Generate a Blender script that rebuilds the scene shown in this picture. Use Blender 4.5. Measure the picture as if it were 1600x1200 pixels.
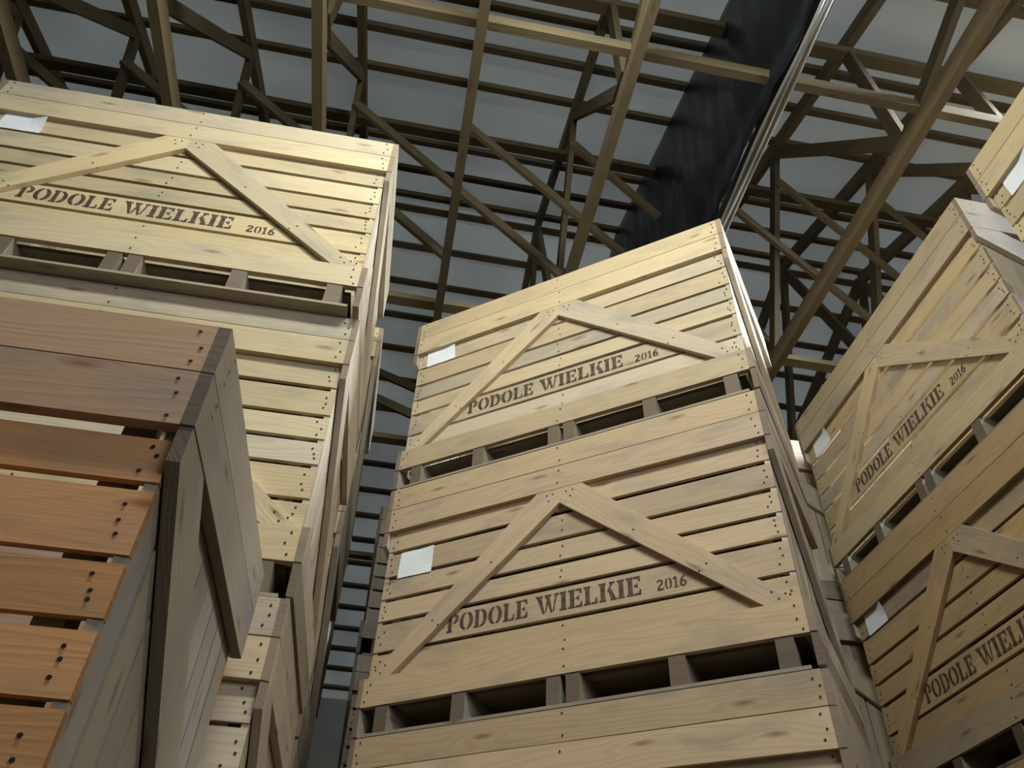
import bpy, bmesh, math, random
from mathutils import Vector, Matrix

for o in list(bpy.data.objects):
    bpy.data.objects.remove(o, do_unlink=True)
SC = bpy.context.scene
COL = SC.collection
FLOOR = 0.0
CAMZ = 1.31                      # camera height above the concrete floor
YAWB = math.radians(8.5)         # direction of the building's roof trusses

def Bw(w, t, z=0.0):
    """building frame (w across the trusses, t along them, z above the camera) -> world"""
    return Vector((math.cos(YAWB)*w - math.sin(YAWB)*t, math.sin(YAWB)*w + math.cos(YAWB)*t, z + CAMZ))

# ------------------------------------------------------------------ camera
cam_d = bpy.data.cameras.new('camera')
cam = bpy.data.objects.new('camera', cam_d)
COL.objects.link(cam)
pitch, roll = 0.746268, 0.0465015
cp, sp, cr, sr = math.cos(pitch), math.sin(pitch), math.cos(roll), math.sin(roll)
Fv = Vector((0, cp, sp)); U0 = Vector((0, -sp, cp)); R0 = Vector((1, 0, 0))
Rv = cr*R0 + sr*U0; Uv = -sr*R0 + cr*U0
mw = Matrix(((Rv.x, Uv.x, -Fv.x, 0), (Rv.y, Uv.y, -Fv.y, 0), (Rv.z, Uv.z, -Fv.z, CAMZ), (0, 0, 0, 1)))
cam.matrix_world = mw
cam_d.sensor_width = 36.0
cam_d.lens = 36.0*1242.0/1600.0
cam_d.clip_start = 0.02
SC.camera = cam
# ------------------------------------------------------------------ exposure
SC.view_settings.view_transform = 'Standard'
SC.view_settings.look = 'None'
SC.view_settings.exposure = 0.0
SC.view_settings.gamma = 1.0
SC.view_settings.use_curve_mapping = False
# ------------------------------------------------------------------ world
wd = bpy.data.worlds.new('world'); SC.world = wd; wd.use_nodes = True
wd.node_tree.nodes['Background'].inputs[0].default_value = (1.0, 0.99, 0.94, 1)
wd.node_tree.nodes['Background'].inputs[1].default_value = 2.5
# ------------------------------------------------------------------ lights
def area(name, loc, target, sx, sy, power, color):
    d = bpy.data.lights.new(name, 'AREA'); d.shape = 'RECTANGLE'; d.size = sx; d.size_y = sy
    d.energy = power; d.color = color
    o = bpy.data.objects.new(name, d); COL.objects.link(o); o.location = loc
    o.rotation_euler = (Vector(target)-Vector(loc)).to_track_quat('-Z', 'Y').to_euler()
    return o
# overhead lamp with no fixture; unseen daylight sources added behind and at upper right
area('hall_lamp', Bw(0.25, 0.20, 4.32), Bw(0.3, 3.0, 1.8), 1.2, 0.35, 112, (0.95, 1.0, 0.90))
area('added_back_light', Bw(2.2, -2.25, 3.0), Bw(0.2, 2.6, 3.0), 3.4, 2.0, 85, (0.95, 0.97, 1.0))  # added light standing in for daylight at the back
area('added_upper_right_light', Bw(4.9, 2.0, 5.25), Bw(-0.2, 3.1, 2.6), 0.9, 0.5, 290, (0.82, 0.91, 1.0)).data.spread = math.radians(75)  # added to brighten the crate end faces; the roof has no opening here

# ------------------------------------------------------------------ materials
def newmat(name):
    m = bpy.data.materials.new(name); m.use_nodes = True
    nt = m.node_tree; b = nt.nodes['Principled BSDF']
    return m, nt, b
def N(nt, t, **k):
    n = nt.nodes.new(t)
    for a, v in k.items(): setattr(n, a, v)
    return n
def math_node(nt, op, a, b=None, clamp=False):
    n = N(nt, 'ShaderNodeMath', operation=op); n.use_clamp = clamp
    for i, v in enumerate((a, b)):
        if v is None: continue
        if hasattr(v, 'is_output') or hasattr(v, 'links'): nt.links.new(v, n.inputs[i])
        else: n.inputs[i].default_value = v
    return n.outputs[0]
def mixc(nt, fac, a, b, mode='MIX'):
    n = N(nt, 'ShaderNodeMix', data_type='RGBA', blend_type=mode)
    for i, v in ((0, fac), (6, a), (7, b)):
        if hasattr(v, 'links'): nt.links.new(v, n.inputs[i])
        else: n.inputs[i].default_value = v
    return n.outputs[2]

def wood(name, contrast=1.0, knots=1.0, stain=1.0, end=False, ringcol=(0.68, 0.53, 0.38, 1)):
    """sawn softwood: the colour of each board comes from the object's colour"""
    m, nt, b = newmat(name); L = nt.links.new
    uv = N(nt, 'ShaderNodeUVMap'); uv.uv_map = 'grain'
    oi = N(nt, 'ShaderNodeObjectInfo')
    off = N(nt, 'ShaderNodeCombineXYZ')
    L(math_node(nt, 'MULTIPLY', oi.outputs['Random'], 37.0), off.inputs[0])
    L(math_node(nt, 'MULTIPLY', oi.outputs['Random'], 91.0), off.inputs[1])
    add = N(nt, 'ShaderNodeVectorMath', operation='ADD'); L(uv.outputs[0], add.inputs[0]); L(off.outputs[0], add.inputs[1])
    def scaled(sx, sy):
        s = N(nt, 'ShaderNodeVectorMath', operation='MULTIPLY'); L(add.outputs[0], s.inputs[0]); s.inputs[1].default_value = (sx, sy, 1)
        return s.outputs[0]
    def noise(sx, sy, det=3, rough=0.5):
        n = N(nt, 'ShaderNodeTexNoise'); n.noise_dimensions = '2D'; L(scaled(sx, sy), n.inputs['Vector'])
        n.inputs['Scale'].default_value = 1.0; n.inputs['Detail'].default_value = det; n.inputs['Roughness'].default_value = rough
        return n.outputs['Fac']
    fine = noise(6, 190, 3, 0.6)
    # knots
    vo = N(nt, 'ShaderNodeTexVoronoi'); vo.voronoi_dimensions = '2D'; L(scaled(2.3, 9.0), vo.inputs['Vector']); vo.inputs['Scale'].default_value = 1.0
    kd = vo.outputs['Distance']
    sep = N(nt, 'ShaderNodeSeparateColor'); L(vo.outputs['Color'], sep.inputs[0])
    has = math_node(nt, 'GREATER_THAN', sep.outputs[0], 0.62)
    kn = N(nt, 'ShaderNodeMapRange'); L(kd, kn.inputs[0]); kn.inputs[1].default_value = 0.02; kn.inputs[2].default_value = 0.12; kn.inputs[3].default_value = 1; kn.inputs[4].default_value = 0
    knot = math_node(nt, 'MULTIPLY', math_node(nt, 'MULTIPLY', kn.outputs[0], has), knots)
    kf = N(nt, 'ShaderNodeMapRange'); L(kd, kf.inputs[0]); kf.inputs[1].default_value = 0.0; kf.inputs[2].default_value = 0.45; kf.inputs[3].default_value = 1; kf.inputs[4].default_value = 0
    kflow = math_node(nt, 'MULTIPLY', math_node(nt, 'MULTIPLY', kf.outputs[0], kf.outputs[0]), has)
    # growth rings, bent around knots
    sy = N(nt, 'ShaderNodeSeparateXYZ'); L(add.outputs[0], sy.inputs[0])
    ph = math_node(nt, 'MULTIPLY', sy.outputs[1], 260.0)
    ph = math_node(nt, 'ADD', ph, math_node(nt, 'MULTIPLY', noise(1.1, 9, 2, 0.45), 46.0))
    ph = math_node(nt, 'ADD', ph, math_node(nt, 'MULTIPLY', kflow, 14.0))
    ring = math_node(nt, 'ADD', math_node(nt, 'MULTIPLY', math_node(nt, 'SINE', ph), 0.5), 0.5)
    ring = math_node(nt, 'POWER', ring, 2.2)
    band = noise(0.7, 14, 2, 0.5)
    st = noise(2.6, 7.5, 4, 0.6)
    base = oi.outputs['Color']
    dark = mixc(nt, 1.0, base, ringcol, 'MULTIPLY')
    c = mixc(nt, math_node(nt, 'MULTIPLY', ring, 0.42*contrast, True), base, dark)
    fr = N(nt, 'ShaderNodeMapRange'); L(fine, fr.inputs[0]); fr.inputs[1].default_value = 2.5; fr.inputs[2].default_value = 0.75; fr.inputs[3].default_value = 0; fr.inputs[4].default_value = 0.34*contrast
    c = mixc(nt, fr.outputs[0], c, dark)
    br = N(nt, 'ShaderNodeMapRange'); L(band, br.inputs[0]); br.inputs[1].default_value = 2.55; br.inputs[2].default_value = 0.7; br.inputs[3].default_value = 0.0; br.inputs[4].default_value = 0.45*contrast
    c = mixc(nt, br.outputs[0], c, mixc(nt, 1.0, base, (0.80, 0.66, 0.48, 1), 'MULTIPLY'))
    sr_ = N(nt, 'ShaderNodeMapRange'); L(st, sr_.inputs[0]); sr_.inputs[1].default_value = 0.50; sr_.inputs[2].default_value = 0.72; sr_.inputs[3].default_value = 0; sr_.inputs[4].default_value = 0.7*stain
    c = mixc(nt, sr_.outputs[0], c, mixc(nt, 1.0, base, (0.60, 0.56, 0.53, 1), 'MULTIPLY'))
    c = mixc(nt, math_node(nt, 'MULTIPLY', knot, 0.85, True), c, mixc(nt, 1.0, base, (0.42, 0.26, 0.17, 1), 'MULTIPLY'))
    if end:
        c = mixc(nt, 1.0, c, (0.52, 0.44, 0.38, 1), 'MULTIPLY')
    L(c, b.inputs['Base Color'])
    b.inputs['Roughness'].default_value = 0.72
    b.inputs['Specular IOR Level'].default_value = 0.25
    h = math_node(nt, 'ADD', math_node(nt, 'MULTIPLY', ring, 0.5), math_node(nt, 'MULTIPLY', fine, 0.9))
    bp = N(nt, 'ShaderNodeBump'); bp.inputs['Strength'].default_value = 0.25; bp.inputs['Distance'].default_value = 0.002
    L(h, bp.inputs['Height']); L(bp.outputs[0], b.inputs['Normal'])
    return m
def plain(name, col, rough=0.6, metal=0.0, spec=0.3):
    m, nt, b = newmat(name)
    b.inputs['Base Color'].default_value = (*col, 1); b.inputs['Roughness'].default_value = rough
    b.inputs['Metallic'].default_value = metal; b.inputs['Specular IOR Level'].default_value = spec
    return m
M_PINE = wood('pale_pine', 1.05, 1.0, 1.2)
M_END = wood('pine_end_grain', 0.6, 0.0, 0.8, end=True)
M_OLD = wood('weathered_pine', 2.2, 1.0, 1.2)
M_OLDEND = wood('weathered_end_grain', 0.7, 0.0, 1.0, end=True)
M_ROOF = wood('roof_timber', 1.1, 0.7, 0.9)
M_NAIL = plain('rusty_nail', (0.035, 0.028, 0.026), 0.6, 0.5)
# stencil paint, worn through in places
m, nt, b = newmat('stencil_paint'); M_PAINT = m
tc = N(nt, 'ShaderNodeTexCoord'); nz = N(nt, 'ShaderNodeTexNoise'); nz.inputs['Scale'].default_value = 60; nz.inputs['Detail'].default_value = 4
nt.links.new(tc.outputs['Object'], nz.inputs['Vector'])
rp = N(nt, 'ShaderNodeValToRGB'); rp.color_ramp.elements[0].position = 0.35; rp.color_ramp.elements[0].color = (0.045, 0.026, 0.02, 1)
rp.color_ramp.elements[1].position = 0.72; rp.color_ramp.elements[1].color = (0.13, 0.08, 0.05, 1)
nt.links.new(nz.outputs['Fac'], rp.inputs[0]); nt.links.new(rp.outputs[0], b.inputs['Base Color']); b.inputs['Roughness'].default_value = 0.7
# paper
m, nt, b = newmat('label_paper'); M_PAPER = m
tc = N(nt, 'ShaderNodeTexCoord'); nz = N(nt, 'ShaderNodeTexNoise'); nz.inputs['Scale'].default_value = 9
nt.links.new(tc.outputs['Object'], nz.inputs['Vector'])
rp = N(nt, 'ShaderNodeValToRGB'); rp.color_ramp.elements[0].color = (0.78, 0.82, 0.88, 1); rp.color_ramp.elements[1].color = (0.92, 0.94, 0.97, 1)
nt.links.new(nz.outputs['Fac'], rp.inputs[0]); nt.links.new(rp.outputs[0], b.inputs['Base Color']); b.inputs['Roughness'].default_value = 0.55
# grey fibre sheet of the roof
m, nt, b = newmat('roof_sheet'); M_SHEET = m
tc = N(nt, 'ShaderNodeTexCoord'); nz = N(nt, 'ShaderNodeTexNoise'); nz.inputs['Scale'].default_value = 0.8; nz.inputs['Detail'].default_value = 5
nt.links.new(tc.outputs['Object'], nz.inputs['Vector'])
rp = N(nt, 'ShaderNodeValToRGB'); rp.color_ramp.elements[0].position = 0.3; rp.color_ramp.elements[0].color = (0.50, 0.53, 0.54, 1); rp.color_ramp.elements[1].position = 0.7; rp.color_ramp.elements[1].color = (0.62, 0.65, 0.67, 1)
nt.links.new(nz.outputs['Fac'], rp.inputs[0]); nt.links.new(rp.outputs[0], b.inputs['Base Color']); b.inputs['Roughness'].default_value = 0.6
wv = N(nt, 'ShaderNodeTexWave'); wv.inputs['Scale'].default_value = 1.6; wv.bands_direction = 'X'
nt.links.new(tc.outputs['Object'], wv.inputs['Vector'])
bp = N(nt, 'ShaderNodeBump'); bp.inputs['Strength'].default_value = 0.15; bp.inputs['Distance'].default_value = 0.01
nt.links.new(wv.outputs['Fac'], bp.inputs['Height']); nt.links.new(bp.outputs[0], b.inputs['Normal'])
tr = N(nt, 'ShaderNodeBsdfTranslucent'); nt.links.new(rp.outputs[0], tr.inputs[0])
mx = N(nt, 'ShaderNodeMixShader'); mx.inputs[0].default_value = 0.30
nt.links.new(b.outputs[0], mx.inputs[1]); nt.links.new(tr.outputs[0], mx.inputs[2])
nt.links.new(mx.outputs[0], nt.nodes['Material Output'].inputs['Surface'])
# black film
m, nt, b = newmat('black_film'); M_FILM = m
b.inputs['Base Color'].default_value = (0.008, 0.010, 0.014, 1); b.inputs['Roughness'].default_value = 0.38; b.inputs['Specular IOR Level'].default_value = 0.4
m, nt, b = newmat('clear_film'); M_CLEAR = m
b.inputs['Base Color'].default_value = (0.30, 0.31, 0.30, 1); b.inputs['Roughness'].default_value = 0.3; b.inputs['Alpha'].default_value = 0.6
# walls / floor
def mottled(name, c1, c2, scale, rough=0.85):
    m, nt, b = newmat(name)
    tc = N(nt, 'ShaderNodeTexCoord'); nz = N(nt, 'ShaderNodeTexNoise'); nz.inputs['Scale'].default_value = scale; nz.inputs['Detail'].default_value = 6
    nt.links.new(tc.outputs['Object'], nz.inputs['Vector'])
    rp = N(nt, 'ShaderNodeValToRGB'); rp.color_ramp.elements[0].position = 0.3; rp.color_ramp.elements[0].color = (*c1, 1)
    rp.color_ramp.elements[1].position = 0.7; rp.color_ramp.elements[1].color = (*c2, 1)
    nt.links.new(nz.outputs['Fac'], rp.inputs[0]); nt.links.new(rp.outputs[0], b.inputs['Base Color']); b.inputs['Roughness'].default_value = rough
    return m
M_FLOOR = mottled('concrete_floor', (0.09, 0.085, 0.08), (0.15, 0.145, 0.135), 2.0)
M_WALL = mottled('rendered_wall', (0.30, 0.30, 0.29), (0.40, 0.40, 0.38), 1.2)
m, nt, b = newmat('added_glow_pane'); M_PANE = m  # glowing pane of the added windows
b.inputs['Base Color'].default_value = (0.8, 0.85, 0.9, 1)
b.inputs['Emission Color'].default_value = (0.80, 0.90, 1.0, 1); b.inputs['Emission Strength'].default_value = 2.0

# ------------------------------------------------------------------ mesh helpers
class MB:
    def __init__(s, seed=0):
        s.v = []; s.f = []; s.uv = []; s.mi = []; s.r = random.Random(seed)
    def quad(s, pts, uvs, mi=0):
        i = len(s.v); s.v += [tuple(p) for p in pts]; s.f.append(tuple(range(i, i+len(pts)))); s.uv += list(uvs); s.mi.append(mi)
    def board(s, lo, hi, grain, wob=0.0012, segs=6):
        """a sawn board between two corners, grain along axis 0/1/2, its long edges slightly uneven"""
        lo = list(lo); hi = list(hi); g = grain; a, c = [k for k in range(3) if k != g]
        ou, ov = s.r.uniform(0, 9), s.r.uniform(0, 9)
        ph = [s.r.uniform(0, 6.28) for _ in range(4)]; fq = [s.r.uniform(1.5, 5) for _ in range(4)]
        bow = s.r.uniform(-1, 1)*wob*1.5
        rings = []
        ln = hi[g]-lo[g]
        for k in range(segs+1):
            f = k/segs; x = lo[g]+f*ln
            q = []
            for j, (pa, pc) in enumerate(((lo[a], lo[c]), (hi[a], lo[c]), (hi[a], hi[c]), (lo[a], hi[c]))):
                w = math.sin(x*fq[j]+ph[j])*wob + bow*(1-(2*f-1)**2)
                p = [0, 0, 0]; p[g] = x; p[a] = pa + w*0.5; p[c] = pc + w
                q.append(p)
            rings.append((x, q))
        la, lc = hi[a]-lo[a], hi[c]-lo[c]
        per = [0, la, la+lc, 2*la+lc, 2*la+2*lc]
        for k in range(segs):
            x0, q0 = rings[k]; x1, q1 = rings[k+1]
            for j in range(4):
                j2 = (j+1) % 4
                s.quad((q0[j], q1[j], q1[j2], q0[j2]), ((x0+ou, per[j]+ov), (x1+ou, per[j]+ov), (x1+ou, per[j+1]+ov), (x0+ou, per[j+1]+ov)), 0)
        for q, rev in ((rings[0][1], False), (rings[-1][1], True)):
            pts = q if not rev else q[::-1]
            s.quad(pts, [(p[a]*1.0+ou, p[c]+ov) for p in pts], 1)
    def prism(s, poly, axis, d0, d1, ang=0.0):
        """a flat polygon (2D in the two other axes) given a thickness along axis; grain along ang"""
        a, c = [k for k in range(3) if k != axis]
        ca, sa = math.cos(ang), math.sin(ang); ou, ov = s.r.uniform(0, 9), s.r.uniform(0, 9)
        def P(p, d):
            q = [0, 0, 0]; q[a] = p[0]; q[c] = p[1]; q[axis] = d; return q
        def UV(p, e=0): return (p[0]*ca+p[1]*sa+ou, -p[0]*sa+p[1]*ca+ov+e)
        s.quad([P(p, d0) for p in poly], [UV(p) for p in poly]); s.quad([P(p, d1) for p in poly[::-1]], [UV(p) for p in poly[::-1]])
        n = len(poly)
        for i in range(n):
            p, q = poly[i], poly[(i+1) % n]
            dirn = abs(((q[0]-p[0])*ca+(q[1]-p[1])*sa))/max(1e-6, math.hypot(q[0]-p[0], q[1]-p[1]))
            s.quad((P(p, d0), P(p, d1), P(q, d1), P(q, d0)), (UV(p), UV(p, abs(d1-d0)), UV(q, abs(d1-d0)), UV(q)), 0 if dirn > 0.6 else 1)
    def disc(s, p, axis, r, mi):
        a, c = [k for k in range(3) if k != axis]; pts = []
        for k in range(6):
            q = list(p); q[a] += r*math.cos(k*1.047); q[c] += r*math.sin(k*1.047); pts.append(q)
        s.quad(pts, [(0, 0)]*6, mi)
    def beam(s, p0, p1, w, h, up=Vector((0, 0, 1))):
        """a timber from p0 to p1, w wide, h high, in world space"""
        p0, p1 = Vector(p0), Vector(p1); d = (p1-p0); ln = d.length; d.normalize()
        sd = d.cross(up).normalized(); u = sd.cross(d).normalized()
        ou, ov = s.r.uniform(0, 9), s.r.uniform(0, 9)
        n = max(1, int(ln/1.2)); per = [0, w, w+h, 2*w+h, 2*w+2*h]; rings = []
        for k in range(n+1):
            c = p0+d*(ln*k/n) + (u*s.r.uniform(-.003, .003) + sd*s.r.uniform(-.002, .002))
            rings.append([c-sd*w/2-u*h/2, c+sd*w/2-u*h/2, c+sd*w/2+u*h/2, c-sd*w/2+u*h/2])
        for k in range(n):
            x0, x1 = ln*k/n+ou, ln*(k+1)/n+ou
            for j in range(4):
                j2 = (j+1) % 4
                s.quad((rings[k][j], rings[k+1][j], rings[k+1][j2], rings[k][j2]), ((x0, per[j]+ov), (x1, per[j]+ov), (x1, per[j+1]+ov), (x0, per[j+1]+ov)), 0)
        s.quad(rings[0], [(0, 0), (w, 0), (w, h), (0, h)], 0); s.quad(rings[-1][::-1], [(0, 0), (w, 0), (w, h), (0, h)], 0)
    def mesh(s, name, mats):
        me = bpy.data.meshes.new(name); me.from_pydata(s.v, [], s.f)
        ul = me.uv_layers.new(name='grain')
        for i, u in enumerate(s.uv): ul.data[i].uv = u
        for m_ in mats: me.materials.append(m_)
        for i, p in enumerate(me.polygons): p.material_index = s.mi[i]
        bm = bmesh.new(); bm.from_mesh(me)
        nail = [f for f in bm.faces if f.material_index == 2]
        bmesh.ops.remove_doubles(bm, verts=[v for v in bm.verts if not any(f.material_index == 2 for f in v.link_faces)], dist=1e-5)
        bmesh.ops.recalc_face_normals(bm, faces=[f for f in bm.faces if f.material_index != 2])
        bm.to_mesh(me); bm.free()
        return me
def link(name, me, parent=None, color=None):
    o = bpy.data.objects.new(name, me); COL.objects.link(o)
    if parent is not None: o.parent = parent
    if color is not None: o.color = (*color, 1)
    return o
def tag(o, label=None, cat=None, group=None, kind=None):
    if label: o['label'] = label
    if cat: o['category'] = cat
    if group: o['group'] = group
    if kind: o['kind'] = kind
    return o
def empty(name, loc, rz=0.0):
    o = bpy.data.objects.new(name, None); COL.objects.link(o); o.location = loc; o.rotation_euler = (0, 0, rz); o.empty_display_size = 0.1
    return o

# ------------------------------------------------------------------ stencil alphabet (unit height)
def rect(x0, y0, x1, y1): return [(x0, y0), (x1, y0), (x1, y1), (x0, y1)]
def arc(cx, cy, rx, ry, ix, iy, a0, a1, n=10):
    a0, a1 = math.radians(a0), math.radians(a1)
    o = [(cx+rx*math.cos(a0+(a1-a0)*k/n), cy+ry*math.sin(a0+(a1-a0)*k/n)) for k in range(n+1)]
    i = [(cx+ix*math.cos(a0+(a1-a0)*k/n), cy+iy*math.sin(a0+(a1-a0)*k/n)) for k in range(n+1)]
    return [[o[k], o[k+1], i[k+1], i[k]] for k in range(n)]
def stem(x0=0.08, x1=0.30, s=0.08): return [rect(x0, 0.06, x1, 0.94), rect(x0-s, 0, x1+s*0.6, 0.075), rect(x0-s, 0.925, x1+s*0.6, 1.0)]
def oval(w):
    c = w/2; return arc(c-0.02, .5, c-0.02, .5, c-0.25, .43, 96, 264) + arc(c+0.02, .5, c-0.02, .5, c-0.25, .43, -84, 84)
G = {}
G['P'] = (0.74, stem()+arc(.40, .73, .32, .27, .11, .19, -90, 90))
G['O'] = (0.84, oval(0.84))
G['D'] = (0.82, stem()+arc(.40, .5, .40, .5, .18, .42, -90, 90))
G['L'] = (0.70, stem()+[[(.38, 0), (.68, 0), (.68, .30), (.61, .30), (.54, .08), (.38, .08)]])
G['E'] = (0.72, stem()+[[(.38, 0), (.70, 0), (.70, .28), (.63, .28), (.56, .08), (.38, .08)], [(.38, 1), (.68, 1), (.68, .74), (.61, .74), (.54, .92), (.38, .92)],
          rect(.38, .465, .52, .545), rect(.50, .37, .55, .64)])
G['I'] = (0.38, stem())
G['K'] = (0.84, stem()+[[(.38, .44), (.46, .52), (.70, .93), (.60, .93)], rect(.52, .925, .80, 1.0), [(.46, .54), (.60, .64), (.82, .06), (.60, .06)], rect(.54, 0, .86, .075)])
G['W'] = (1.18, [rect(-.02, .925, .36, 1.0), [(.06, .92), (.28, .92), (.45, 0), (.36, 0)], [(.47, .10), (.52, 0), (.66, .72), (.58, .72)],
          rect(.46, .925, .80, 1.0), [(.50, .92), (.70, .92), (.86, .0), (.78, 0)], [(.88, .10), (.93, 0), (1.10, .92), (1.02, .92)], rect(.94, .925, 1.20, 1.0)])
G['2'] = (0.62, arc(.30, .72, .27, .28, .10, .20, -10, 165)+[[(.57, .70), (.38, .66), (.04, .14), (.10, 0)], rect(.06, 0, .58, .13), [(.50, .13), (.58, .13), (.60, .27), (.55, .27)]])
G['0'] = (0.64, arc(.28, .5, .26, .5, .09, .42, 100, 260)+arc(.34, .5, .26, .5, .09, .42, -80, 80))
G['1'] = (0.42, [rect(.12, .05, .30, 1.0), rect(.02, 0, .40, .08), [(.0, .80), (.12, .86), (.12, 1.0), (.0, .88)]])
G['6'] = (0.62, arc(.31, .30, .28, .30, .10, .20, 0, 180)+arc(.31, .30, .28, .30, .10, .20, 180, 360)+[[(.03, .32), (.21, .36), (.34, .80), (.54, .96), (.40, 1.0), (.12, .74)]])
def lettering(mb, text, x0, x1, z0, h, y):
    gap = 0.06; sp = 0.40
    tot = sum((G[c][0]+gap) if c != ' ' else sp for c in text)-gap
    sx = (x1-x0)/tot; x = x0
    for c in text:
        if c == ' ': x += sp*sx; continue
        w, polys = G[c]
        for p in polys:
            pts = [(x+q[0]*sx, y, z0+q[1]*h) for q in p]
            mb.quad(pts, [(0, 0)]*len(pts), 0)
        x += (w+gap)*sx

# ------------------------------------------------------------------ crate
CW, CD, CP, CT = 1.843, 0.953, 1.2, 0.025
SLATS = [(-.262, -.347), (-.367, -.479), (-.499, -.586), (-.606, -.697), (-.716, -.835), (-.855, -.956)]
def crate_parts(seed, flushpallet=0.0):
    """list of (name, mesh-builder) in a frame whose origin is the middle of the crate's base"""
    r = random.Random(seed); out = []
    ox, oy, oz = -CW/2, -CD/2, CP
    def B(name, lo, hi, g, nails=None, wob=.0013, extra=None):
        mb = MB(r.random()); lo = [lo[0]+ox, lo[1]+oy, lo[2]+oz]; hi = [hi[0]+ox, hi[1]+oy, hi[2]+oz]
        mb.board(lo, hi, g, wob)
        for (p, ax, sgn) in (nails or []):
            q = [p[0]+ox+r.uniform(-.006, .006), p[1]+oy, p[2]+oz+r.uniform(-.008, .008)]
            q[ax] += sgn*.0022
            mb.disc(q, ax, .0042, 2)
        out.append((name, mb)); return mb
    e = .003
    def hn(zc, zh, y, sgn, inset=T2):
        n = []
        for x in (inset, CW-inset):
            for k in (-1, 0, 1): n.append(((x+r.uniform(-.012, .012), y, zc+k*zh*.32), 1, sgn))
        for k in (-1, 1): n.append(((CW/2+r.uniform(-.012, .012), y, zc+k*zh*.3), 1, sgn))
        return n
    for side in (0, 1):
        yo = 0.0 if side == 0 else CD-CT; yf = 0.0 if side == 0 else CD; sg = -1 if side == 0 else 1
        yi = CT if side == 0 else CD-2*CT+.003; yif = CT if side == 0 else CD-CT
        for (a, b) in ((-.003, -.119), (-.1225, -.244)):
            B('top_board', (CT, yo, b), (CW-CT, yo+CT, a), 0, hn((a+b)/2, a-b, yf, sg))
        B('bottom_board', (CT, yo, -1.079), (CW-CT, yo+CT, -.961), 0, hn(-1.02, .118, yf, sg))
        for (a, b) in SLATS:
            ja, jb = r.uniform(-.003, .003), r.uniform(-.003, .003)
            B('side_slat', (CT+.003, yi+(.006 if side else 0), b+jb), (CW-CT-.003, yi+CT-.003-(0 if side else .006), a+ja), 0, hn((a+b)/2, (a-b)*.8, yif, sg, .06))
        for mir in (0, 1):
            poly = [(.040, -.960), (.150, -.960), (.920, -.320), (.920, -.2455), (.812, -.2455)]
            if mir: poly = [(CW-x+(-.003), z) for x, z in poly]
            mb = MB(r.random()); pl = [(x+ox, z+oz) for x, z in poly]
            mb.prism(pl, 1, yo+oy+.0005, yo+CT+oy-.0005, math.atan2(.64, .77)*(-1 if mir else 1))
            for (nx, nz) in ((.075, -.93), (.10, -.945), (.12, -.915), (.33, -.755), (.36, -.78), (.60, -.54), (.63, -.57), (.87, -.30), (.89, -.27), (.86, -.27)):
                if mir: nx = CW-nx
                mb.disc([nx+ox, yf+oy+sg*.0008, nz+oz], 1, .0042, 2)
            out.append(('brace', mb))
        for x0 in (CT+.06, CW-CT-.06-.045):     # posts behind the slats
            y0 = 2*CT if side == 0 else CD-2*CT-.05
            B('corner_post', (x0, y0, -1.055), (x0+.045, y0+.05, -.005), 2)
    for en in (0, 1):
        xo = 0.0 if en == 0 else CW-CT; xf = 0.0 if en == 0 else CW; sg = -1 if en == 0 else 1
        xi = CT if en == 0 else CW-2*CT
        def en_n(a, b): return [((xf, y+r.uniform(-.01, .01), (a+b)/2+k*(a-b)*.3), 0, sg) for y in (.06, CD-.06) for k in (-1, 0, 1)]
        for (a, b) in ((-.003, -.119), (-.1225, -.244)):
            B('end_board', (xo, 0, b), (xo+CT, CD, a), 1, en_n(a, b))
        B('end_board', (xo, 0, -1.076), (xo+CT, CD, -.957), 1, en_n(-.957, -1.076))
        B('pallet_board', (xo, .003, -1.19), (xo+CT, CD-.003, -1.081), 1)
        n = 9; p = (CD-2*CT-.004)/n
        for k in range(n):
            y0 = CT+.002+k*p
            B('end_slat', (xi+.001, y0+.003+2*CT*(k == 0)*0, -.975), (xi+CT-.004, y0+p-.004, -.225), 2)
        poly = [(.003, -.2455), (.150, -.2455), (CD-.004, -.84), (CD-.004, -.956), (CD-.10, -.956), (.003, -.318)]
        mb = MB(r.random()); pl = [(y+oy, z+oz) for y, z in poly]
        mb.prism(pl, 0, xo+ox+.0005, xo+CT+ox-.0005, -math.atan2(.71, .97)); out.append(('end_brace', mb))
    for x0, x1 in ((.100, .160), (.456, .516), (.860, .915), (.938, .993), (1.330, 1.390), (1.700, 1.762)):
        B('stringer', (x0, .004, -1.185), (x1, CD-.004, -1.0795), 1)
    for y0 in (.002, CD/2-.045, CD-.092):
        B('runner_board', (.045, y0, -1.1985), (CW-.045, y0+.09, -1.186), 0, wob=.0004)
    n = 7
    for k in range(n):
        y0 = 2*CT+.003+k*(CD-4*CT)/n
        B('floor_board', (2*CT+.002, y0+.004, -1.0785), (CW-2*CT-.002, y0+(CD-4*CT)/n-.006, -1.057), 0)
    return out
T2 = 0.05
VARI = []
SLATS[0] = (-.236, -.347)
for vseed in (11, 23, 37):
    VARI.append([(n, mb.mesh(n, (M_PINE, M_END, M_NAIL))) for n, mb in crate_parts(vseed)])
SLATS[0] = (-.262, -.347)
OLDV = [(n, mb.mesh(n, (M_OLD, M_OLDEND, M_NAIL))) for n, mb in crate_parts(53)]
LETTER = []
for txt, x0, x1, h in (('PODOLE', .392, .769, .077), ('WIELKIE', .805, 1.250, .077), ('2016', 1.309, 1.428, .044)):
    lm = MB(1); lettering(lm, txt, x0-CW/2, x1-CW/2, CP-.812, h, -CD/2+CT-.0030); LETTER.append(lm.mesh('stencil_lettering', (M_PAINT,)))
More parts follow.
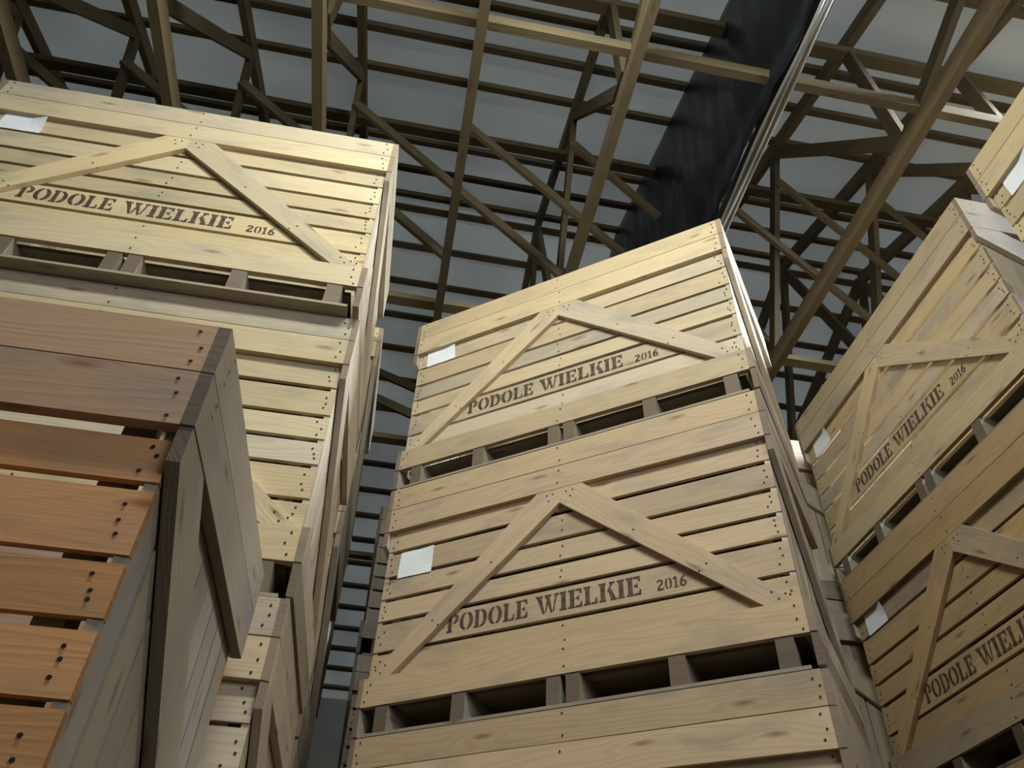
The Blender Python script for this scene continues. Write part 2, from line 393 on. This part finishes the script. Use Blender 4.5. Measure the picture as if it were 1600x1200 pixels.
def paper_mesh(x0, x1, z0, z1, tilt, curl):
    mb = MB(3); nx, nz = 8, 6
    def P(i, k):
        fx, fz = i/nx, k/nz
        x = x0+(x1-x0)*fx + tilt*fz*.02; z = z0+(z1-z0)*fz + tilt*.01*fx
        y = CT-.0035 - curl*(max(0, fx-.6)*max(0, .7-fz))*.12 - abs(math.sin(fx*5+fz*3))*.0012
        return (x-CW/2, y-CD/2, z+CP)
    for i in range(nx):
        for k in range(nz):
            mb.quad((P(i, k), P(i, k+1), P(i+1, k+1), P(i+1, k)), ((0, 0),)*4, 0)
    return mb.mesh('paper_label', (M_PAPER,))
PAPERS = {'a': paper_mesh(.083, .268, -.240, -.357, .3, .3), 'b': paper_mesh(.105, .286, -.366, -.497, -.3, .2), 'c': paper_mesh(.108, .293, -.238, -.358, .2, .6)}
PROTO = {}
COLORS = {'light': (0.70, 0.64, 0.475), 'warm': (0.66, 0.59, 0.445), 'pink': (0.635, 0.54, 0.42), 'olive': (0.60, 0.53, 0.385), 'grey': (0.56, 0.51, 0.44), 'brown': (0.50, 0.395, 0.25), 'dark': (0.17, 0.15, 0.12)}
rc = random.Random(5)
def crate(corner, yaw, ztop, variant, tint, label, group, paper=None, letters=True, off=(0, 0), old=False, only_color=None):
    """corner: world x,y of the front-left top corner; the root empty sits at the middle of the base"""
    cx, cy = corner; ca, sa = math.cos(yaw), math.sin(yaw)
    ax, ay = CW/2+off[0], CD/2+off[1]
    root = empty('potato_crate', (cx+ca*ax-sa*ay, cy+sa*ax+ca*ay, ztop-CP), yaw)
    tag(root, label, 'crate', group)
    base = COLORS[tint]
    key = 'old' if old else variant
    if key not in PROTO:
        PROTO[key] = []
        for n, me in (OLDV if old else VARI[variant]):
            PROTO[key].append(link(n, me, root))
        parts = PROTO[key]
    else:
        parts = []
        for p in PROTO[key]:
            q = p.copy(); COL.objects.link(q); q.parent = root; parts.append(q)
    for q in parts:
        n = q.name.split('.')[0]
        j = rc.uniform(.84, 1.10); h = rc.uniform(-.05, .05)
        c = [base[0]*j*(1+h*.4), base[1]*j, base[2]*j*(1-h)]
        if n in ('stringer', 'pallet_board', 'runner_board'): g = sum(c)/3; c = [(x*.4+g*.6)*.62 for x in c]  # weathered grey, darkened further to put under-crate shade into the colour
        if n == 'floor_board': c = [x*.45 for x in c]  # darkened so crate insides look black: shade put into the colour
        if n in ('end_slat', 'end_board', 'end_brace'): g = sum(c)/3; c = [(x*.4+g*.6) for x in c]  # greyed to put the cool side light into the end colour
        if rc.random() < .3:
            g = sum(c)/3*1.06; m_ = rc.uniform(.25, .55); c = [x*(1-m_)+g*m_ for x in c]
        if old and n in ('end_slat', 'end_board', 'end_brace', 'corner_post'): c = [.35*j, .35*j, .345*j]  # weathered grey ends, with the dim cool light in the colour too
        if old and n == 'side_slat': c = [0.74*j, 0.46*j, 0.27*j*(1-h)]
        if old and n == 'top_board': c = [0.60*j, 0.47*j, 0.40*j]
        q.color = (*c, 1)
    if letters:
        for me, tx in zip(LETTER, ('first word of the dark brown stencil', 'second word of the dark brown stencil', 'small dark brown stencilled year')):
            link('stencil_lettering', me, root)['label'] = tx
    if paper:
        link('paper_label', PAPERS[paper], root)['label'] = 'blank white paper label'
    return root
ZT = 3.493+CAMZ
rows = []
def stack(corner, yaw, ztop, n, tints, labels, group, papers=None, offs=None, letters=True, old=False, seed=0, only=None):
    for k in range(n):
        if only is not None and k >= only: pass
        crate(corner, yaw, ztop-k*CP, (k+seed) % 3, tints[min(k, len(tints)-1)], labels[k], group,
              (papers or {}).get(k), letters, (offs or {}).get(k, (0, 0)), old)
# heights: tops are four crates above the concrete floor
ZT = 4*CP
stack((-.578, 3.306), -.498, ZT, 4, ['warm', 'pink', 'pink'],
      ['pale pine crate topping the middle stack, white paper label at its upper left',
       'pinkish pine crate second from the top of the middle stack, a knotty white diagonal brace',
       'pine crate third from the top of the middle stack, only its upper boards in view',
       'pine crate standing on the floor under the middle stack'],
      'crates of the middle stack', {0: 'a', 1: 'b', 2: 'a'}, {1: (-.004, .003), 2: (0, .004)})
stack((-2.435, 1.837), .134, ZT, 4, ['light', 'light', 'warm'],
      ['bright pale crate topping the left stack, with its whole stencil in view',
       'pale crate second in the left stack, half hidden by the orange crate in front',
       'crate third in the left stack, a sliver of nailed boards beside the orange crate',
       'crate on the floor under the left stack'],
      'crates of the left stack', {0: 'c', 1: 'a'}, {1: (.009, .062), 2: (.0, .055), 3: (0, .055)}, seed=1)
stack((1.910, 4.056), -1.422, ZT, 4, ['olive', 'brown', 'brown'],
      ['crate topping the right stack, steeply tilted in view, short upper white label',
       'olive brown crate second in the right stack, its stencil cut off by the frame',
       'crate third in the right stack, below the frame corner',
       'crate on the floor under the right stack'],
      'crates of the right stack', {0: 'c', 1: 'c'}, {1: (.033, -.008), 2: (.03, -.008), 3: (.03, -.008)}, seed=2)
stack((2.177, 2.092), math.radians(-82.3), ZT, 4, ['warm'],
      ['crate corner jutting in at the upper right edge with a cut-off white label',
       'crate under the upper right edge crate, outside the frame',
       'third crate down at the right edge, outside the frame',
       'crate on the floor at the right edge, outside the frame'],
      'crates of the near right stack', {0: 'c'}, seed=1)
stack((-2.363, .813), .133, 2*CP, 2, ['grey'],
      ['weathered orange brown crate in the left foreground, two purplish boards on top',
       'weathered crate under the orange foreground crate'],
      'crates of the low foreground stack', {}, letters=False, old=True)
def rcorner(x, y, yaw): return (x-CW*math.cos(yaw), y-CW*math.sin(yaw))
stack(rcorner(-.790, 3.33, .16), .16, ZT, 4, ['light', 'warm', 'olive'],
      ['topmost crate of the stack right behind the left stack, a bright narrow end in view',
       'second crate of the stack right behind the left stack',
       'third crate of the stack right behind the left stack',
       'bottom crate of the stack right behind the left stack'],
      'crates behind the left stack', seed=2)
stack(rcorner(-1.13, 4.85, .15), .15, ZT, 4, ['light', 'warm', 'olive'],
      ['topmost crate two stacks behind the left stack, a white sunlit sliver',
       'second crate two stacks behind the left stack',
       'third crate two stacks behind the left stack',
       'bottom crate two stacks behind the left stack'],
      'crates farther behind the left stack')
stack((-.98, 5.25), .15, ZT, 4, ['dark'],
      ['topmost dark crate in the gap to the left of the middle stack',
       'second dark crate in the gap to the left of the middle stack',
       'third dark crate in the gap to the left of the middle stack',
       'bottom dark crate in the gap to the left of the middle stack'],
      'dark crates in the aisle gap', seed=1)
YS = math.radians(-83)
stack((1.66-CW*math.cos(YS), 4.17-CW*math.sin(YS)), YS, ZT, 4, ['warm', 'olive'],
      ['topmost crate squeezed between the middle and right stacks, two pale end boards showing',
       'second crate squeezed between the middle and right stacks',
       'third crate squeezed between the middle and right stacks',
       'bottom crate squeezed between the middle and right stacks'],
      'crates between the middle and right stacks', seed=2)

# ------------------------------------------------------------------ roof
ZC = 4.5                        # underside of the bottom chords above the camera
TR, ZR, SL = 4.95, 6.96, .33    # ridge position, height and slope of the top chords
T0, T1 = -2.55, 12.45
tz = lambda t: ZR-SL*abs(t-TR)
RC = (0.195, 0.172, 0.118)
rr = random.Random(77)
def rcol(k=1.0):
    j = rr.uniform(.8, 1.12)*k; h = rr.uniform(-.08, .08)
    return (RC[0]*j, RC[1]*j*(1-h*.3), RC[2]*j*(1-h))
WS = [-0.8915+.9137*i for i in range(-5, 10)]
tl = {}
for i, w in enumerate(WS):
    root = empty('roof_truss', Bw(w, TR, ZC))
    nm = i-4   # position counted from the left
    inv = root.matrix_world.inverted
    base = Bw(w, TR, ZC)
    def part(n, p0, p1, ww, hh, k=1.0, up=Vector((0, 0, 1))):
        mb = MB(rr.random())
        mb.beam(Bw(w, *p0)-base, Bw(w, *p1)-base, ww, hh, up)
        return link(n, mb.mesh(n, (M_ROOF,)), root, rcol(k))
    part('bottom_chord', (T0, ZC+.07), (T1, ZC+.07), .062, .14, 1.15)
    part('top_chord', (T0, tz(T0)), (TR, ZR), .058, .13); part('top_chord', (TR, ZR), (T1, tz(T1)), .058, .13)
    for a, b in ((3.35, 4.15), (3.35, 2.2), (2.25, 2.2), (.35, 2.15), (.35, -.2)):
        for sgn in (1, -1):
            ta = TR+sgn*(a-TR); tb = TR+sgn*(b-TR)
            part('web', (ta, tz(ta)-.05), (tb, ZC+.12), .045, .095, .8)
    for sgn in (1, -1):
        part('web', (TR, ZR-.06), (TR+sgn*.8, ZC+.12), .045, .095, .8)
    tl[i] = root
names = {2: 'timber roof truss at the very upper left corner, only its slanting members in view', 3: 'timber roof truss reaching the top left corner of the left stack', 4: 'timber roof truss above the diagonal braces of the left stack', 5: 'timber roof truss whose chord ends over the right half of the left stack',
         6: 'timber roof truss whose chord crosses the gap between the left and middle stacks', 7: 'timber roof truss next left of the black film', 8: 'timber roof truss draped with the black film',
         9: 'roof truss whose heavy chord runs from the upper right down behind the middle stack', 10: 'timber roof truss crossing the top right corner', 11: 'timber roof truss glimpsed above the top of the right stack'}
for i, r_ in tl.items():
    if i in names: tag(r_, names[i], 'roof truss', 'timber roof trusses')
    elif i < 2: tag(r_, 'timber roof truss beyond the left edge of the view', 'roof truss', 'timber roof trusses')
    else: tag(r_, 'timber roof truss hidden over the right stacks', 'roof truss', 'timber roof trusses')
# battens across the trusses
WL, WR = -6.6, 9.0
def across(name, t, z, ww, hh, k, label, group, up=None, w0=None, w1=None):
    w0 = WL if w0 is None else w0; w1 = WR if w1 is None else w1
    c = Bw((w0+w1)/2, t, z); mb = MB(rr.random())
    mb.beam(Bw(w0, t, z)-c, Bw(w1, t, z)-c, ww, hh, up or Vector((0, 0, 1)))
    o = link(name, mb.mesh(name, (M_ROOF,)), None, rcol(k)); o.location = c
    tag(o, label, 'beam', group); return o
th = math.atan(SL); s = .416*math.cos(th)
nA = Vector((math.sin(YAWB)*SL, -math.cos(YAWB)*SL, 1)).normalized(); nB = Vector((-math.sin(YAWB)*SL, math.cos(YAWB)*SL, 1)).normalized()
def purlin_t(px, py):
    rd = Fv+Rv*((px-800)/1242.0)-Uv*((py-600)/1242.0); ct = -math.sin(YAWB)*rd.x+math.cos(YAWB)*rd.y
    return ct*(ZR-SL*TR-.115)/(rd.z-SL*ct)
WIDE = [purlin_t(640, 200), purlin_t(1300, 82)]
for k in range(19):
    if any(abs(TR-.06-k*s-q) < .2 for q in WIDE): continue
    across('roof_batten', TR-.06-k*s, tz(TR-.06-k*s)+.092, .065, .045, .8, 'brown roof batten on the near slope, crossing above the trusses', 'battens of the near roof slope', nA)
for k in range(19):
    across('roof_batten', TR+.10+k*s, tz(TR+.10+k*s)+.092, .065, .045, .8, 'brown roof batten on the far slope, seen behind the stacks', 'battens of the far roof slope', nB)
across('ceiling_runner', 1.98, ZC+.17, .05, .10, 1.15, 'pale long runner on the bottom chords crossing in front of the black film', 'long runners on the bottom chords')
for pv, lb in (((640, 200), 'dark wide purlin under the near roof slope just above the left stack'), ((1300, 82), 'dark wide purlin under the near roof slope, high at the upper right')):
    rd = Fv+Rv*((pv[0]-800)/1242.0)-Uv*((pv[1]-600)/1242.0); ct, st_ = -math.sin(YAWB)*rd.x+math.cos(YAWB)*rd.y, rd.z
    sc_ = (ZR-SL*TR-.115)/(st_-SL*ct)
    across('roof_purlin', ct*sc_, st_*sc_, .11, .05, .9, lb, 'wide roof purlins', nA)
across('ceiling_runner', 4.22, ZC+.17, .09, .05, 2.0, 'pale runner seen in the gap left of the middle stack and beside the right stack', 'long runners on the bottom chords')
across('ceiling_runner', 6.0, ZC+.17, .10, .05, 1.6, 'yellowish runner low in the gap between the left and middle stacks', 'long runners on the bottom chords')
across('ceiling_runner', 8.2, ZC+.17, .10, .05, 1.2, 'farthest runner deep in the gap between the left and middle stacks', 'long runners on the bottom chords')
# sway braces, each from high on one web to low on the web two trusses on
for sgn in (1, -1):
    for i in range(len(WS)-2):
        f0, f1 = .18, .82
        def wp(f, w):
            ta = TR+sgn*((3.35+.8*f)-TR); z = (tz(3.35)-.05)*(1-f)+(ZC+.12)*f
            return Bw(w, ta-sgn*.06, z)
        w_end = WS[i+2]
        if i == 7 : f1 = .18+.64*(1.765-WS[7])/(WS[9]-WS[7]); w_end = 1.765-.05
        if i == 6: f1 = .18+.64*(1.715-WS[6])/(WS[8]-WS[6]); w_end = 1.715
        w_st = WS[i]
        c = wp(.5, (w_st+w_end)/2); mb = MB(rr.random())
        mb.beam(wp(f0, w_st)-c, wp(f1, w_end)-c, .035, .09)
        o = link('sway_brace', mb.mesh('sway_brace', (M_ROOF,)), None, rcol(1.15)); o.location = c
        tag(o, 'slanting timber brace nailed across the truss webs on the %s side of the ridge' % ('near' if sgn == 1 else 'far'), 'brace', 'slanting braces %s the ridge' % ('before' if sgn == 1 else 'beyond'))
# roof sheets, one per slope
def slab(name, pts, thick, mat, dirn=Vector((0, 0, 1))):
    c = sum(pts, Vector())/len(pts)
    mb = MB(0); a = [p-c for p in pts]; b_ = [p-c+dirn*thick for p in pts]; n = len(pts)
    mb.quad(a, [(0, 0)]*n); mb.quad(b_[::-1], [(0, 0)]*n)
    for i in range(n): mb.quad((a[i], b_[i], b_[(i+1) % n], a[(i+1) % n]), [(0, 0)]*4)
    o = link(name, mb.mesh(name, (mat,))); o.location = c; o['kind'] = 'structure'; return o
zo = .125
slab('ceiling', [Bw(WL, T0-.3, tz(T0-.3)+zo), Bw(WR, T0-.3, tz(T0-.3)+zo), Bw(WR, TR, ZR+zo), Bw(WL, TR, ZR+zo)], .03, M_SHEET)
slab('ceiling', [Bw(WL, T1+.3, tz(T1+.3)+zo), Bw(WR, T1+.3, tz(T1+.3)+zo), Bw(WR, TR, ZR+zo), Bw(WL, TR, ZR+zo)], .03, M_SHEET)
# floor and walls
ZF = -CAMZ
slab('floor', [Bw(WL, T0, ZF), Bw(WR, T0, ZF), Bw(WR, T1, ZF), Bw(WL, T1, ZF)], -.15, M_FLOOR)
zw = tz(T0)+zo
dT = Bw(0, 1)-Bw(0, 0); dW = Bw(1, 0)-Bw(0, 0)
slab('wall_front', [Bw(WL, T1, ZF), Bw(WR, T1, ZF), Bw(WR, T1, zw), Bw(WL, T1, zw)], .2, M_WALL, dT)
def gable(name, w, d, holes):
    pts = [Bw(w, T0, ZF), Bw(w, T1, ZF), Bw(w, T1, tz(T1)+zo), Bw(w, TR, ZR+zo), Bw(w, T0, tz(T0)+zo)]
    slab(name, pts, .2, M_WALL, dW*d)
gable('wall_left', WL, -1, None)
# right gable and back wall are built around openings for the added windows
def wall_with_hole(name, f, u0, u1, z0, z1, hu0, hu1, hz0, hz1, dirn):
    c = f((u0+u1)/2, 0)
    mb = MB(0)
    def box(a0, a1, b0, b1):
        p = [f(a0, b0)-c, f(a1, b0)-c, f(a1, b1)-c, f(a0, b1)-c]; q = [x+dirn*.2 for x in p]
        mb.quad(p, [(0, 0)]*4); mb.quad(q[::-1], [(0, 0)]*4)
        for i in range(4): mb.quad((p[i], q[i], q[(i+1) % 4], p[(i+1) % 4]), [(0, 0)]*4)
    box(u0, u1, z0, hz0); box(u0, u1, hz1, z1); box(u0, hu0, hz0, hz1); box(hu1, u1, hz0, hz1)
    o = link(name, mb.mesh(name, (M_WALL,))); o.location = c; o['kind'] = 'structure'; return o
wall_with_hole('wall_back', lambda u, z: Bw(u, T0, z), WL, WR, ZF, zw, .5, 3.9, 2.0, 4.0, -dT)
wall_with_hole('wall_right', lambda u, z: Bw(WR, u, z), T0, T1, ZF, zw, -.7, 3.9, 3.3, 4.3, dW)
slab('wall_right', [Bw(WR, T0, zw), Bw(WR, T1, zw), Bw(WR, TR, ZR+zo)], .2, M_WALL, dW)
def window(name, f, u0, u1, z0, z1, dirn, n):  # unseen window added for the light, with a glowing pane
    c = f((u0+u1)/2, (z0+z1)/2); mb = MB(0)
    def bar(a0, a1, b0, b1):
        p = [f(a0, b0)-c, f(a1, b0)-c, f(a1, b1)-c, f(a0, b1)-c]; q = [x+dirn*.06 for x in p]
        mb.quad(p, [(0, 0)]*4); mb.quad(q[::-1], [(0, 0)]*4)
        for i in range(4): mb.quad((p[i], q[i], q[(i+1) % 4], p[(i+1) % 4]), [(0, 0)]*4)
    bar(u0, u1, z0, z0+.06); bar(u0, u1, z1-.06, z1)
    for k in range(n+1):
        u = u0+(u1-u0-.06)*k/n; bar(u, u+.06, z0, z1)
    fr = link(name, mb.mesh('window_frame', (M_WALL,))); fr.location = c; fr['kind'] = 'structure'
    pm = MB(0); pm.quad([f(a, b_)-c+dirn*.05 for a, b_ in ((u0, z0), (u1, z0), (u1, z1), (u0, z1))], [(0, 0)]*4)
    link('pane', pm.mesh('pane', (M_PANE,)), fr)
window('added_window_1', lambda u, z: Bw(u, T0-.05, z), .5, 3.9, 2.0, 4.0, -dT, 4)
window('added_window_2', lambda u, z: Bw(WR+.05, u, z), -.7, 3.9, 3.3, 4.3, dW, 6)

# ------------------------------------------------------------------ black film on the truss at w=1.85
wf = WS[8-0] if False else -0.8915+.9137*3
c = Bw(wf, 1.5, ZC)
mb = MB(9); nt_, nz_ = 130, 22; rnd = random.Random(4)
folds = [(rnd.uniform(2, 14), rnd.uniform(0, 6.28), rnd.uniform(.003, .012), rnd.uniform(-2, 2)) for _ in range(9)]
ta0, ta1 = -1.2, TR+.32
def film(i, k):
    t = ta0+(ta1-ta0)*i/nt_; f = k/nz_
    zt = min(tz(t), ZR)+.066
    z = ZC+.01+(zt-ZC-.01)*f + (.012*math.sin(t*9)+.01*math.sin(t*23+1))*(1-f)
    d = (1-f**6)*sum(a*math.sin(fr*(t+sl*f*.35)+ph) for fr, ph, a, sl in folds)
    d += .035*math.sin(f*math.pi)*math.sin(t*1.7+f*3) + (1-f**6)*.006*math.sin(t*31+f*8)
    return Bw(wf-.065+d*.8-(.02 if f < .1 else 0), t, z)-c
for i in range(nt_):
    for k in range(nz_):
        mb.quad((film(i, k), film(i+1, k), film(i+1, k+1), film(i, k+1)), [(0, 0)]*4)
fo = link('film_curtain', mb.mesh('film_curtain', (M_FILM,))); fo.location = c
for p in fo.data.polygons: p.use_smooth = True
sm = fo.modifiers.new('thickness', 'SOLIDIFY'); sm.thickness = .002
tag(fo, 'black plastic film sheet hanging crumpled from the roof along one truss', 'plastic film')
# translucent rolled hem with cords along its lower edge
for j in range(3):
    mb = MB(20+j); prev = None; n = 90; R_ = (.010, .007, .005)[j]
    rings = []
    for i in range(n+1):
        t = ta0+(ta1-ta0)*i/n
        q = Bw(wf-.045+.028*j+.006*math.sin(t*5+j*2), t, ZC-.012+.012*math.sin(t*3.1+j)-.01*j)-c
        rings.append([q+(dW*math.cos(a)+Vector((0, 0, 1))*math.sin(a))*R_ for a in (0, 1.57, 3.14, 4.71)])
    for i in range(n):
        for k in range(4): mb.quad((rings[i][k], rings[i+1][k], rings[i+1][(k+1) % 4], rings[i][(k+1) % 4]), [(0, 0)]*4)
    o = link('cord', mb.mesh('cord', (M_CLEAR,)), fo)
    if j == 0: o['label'] = 'pale translucent cord'
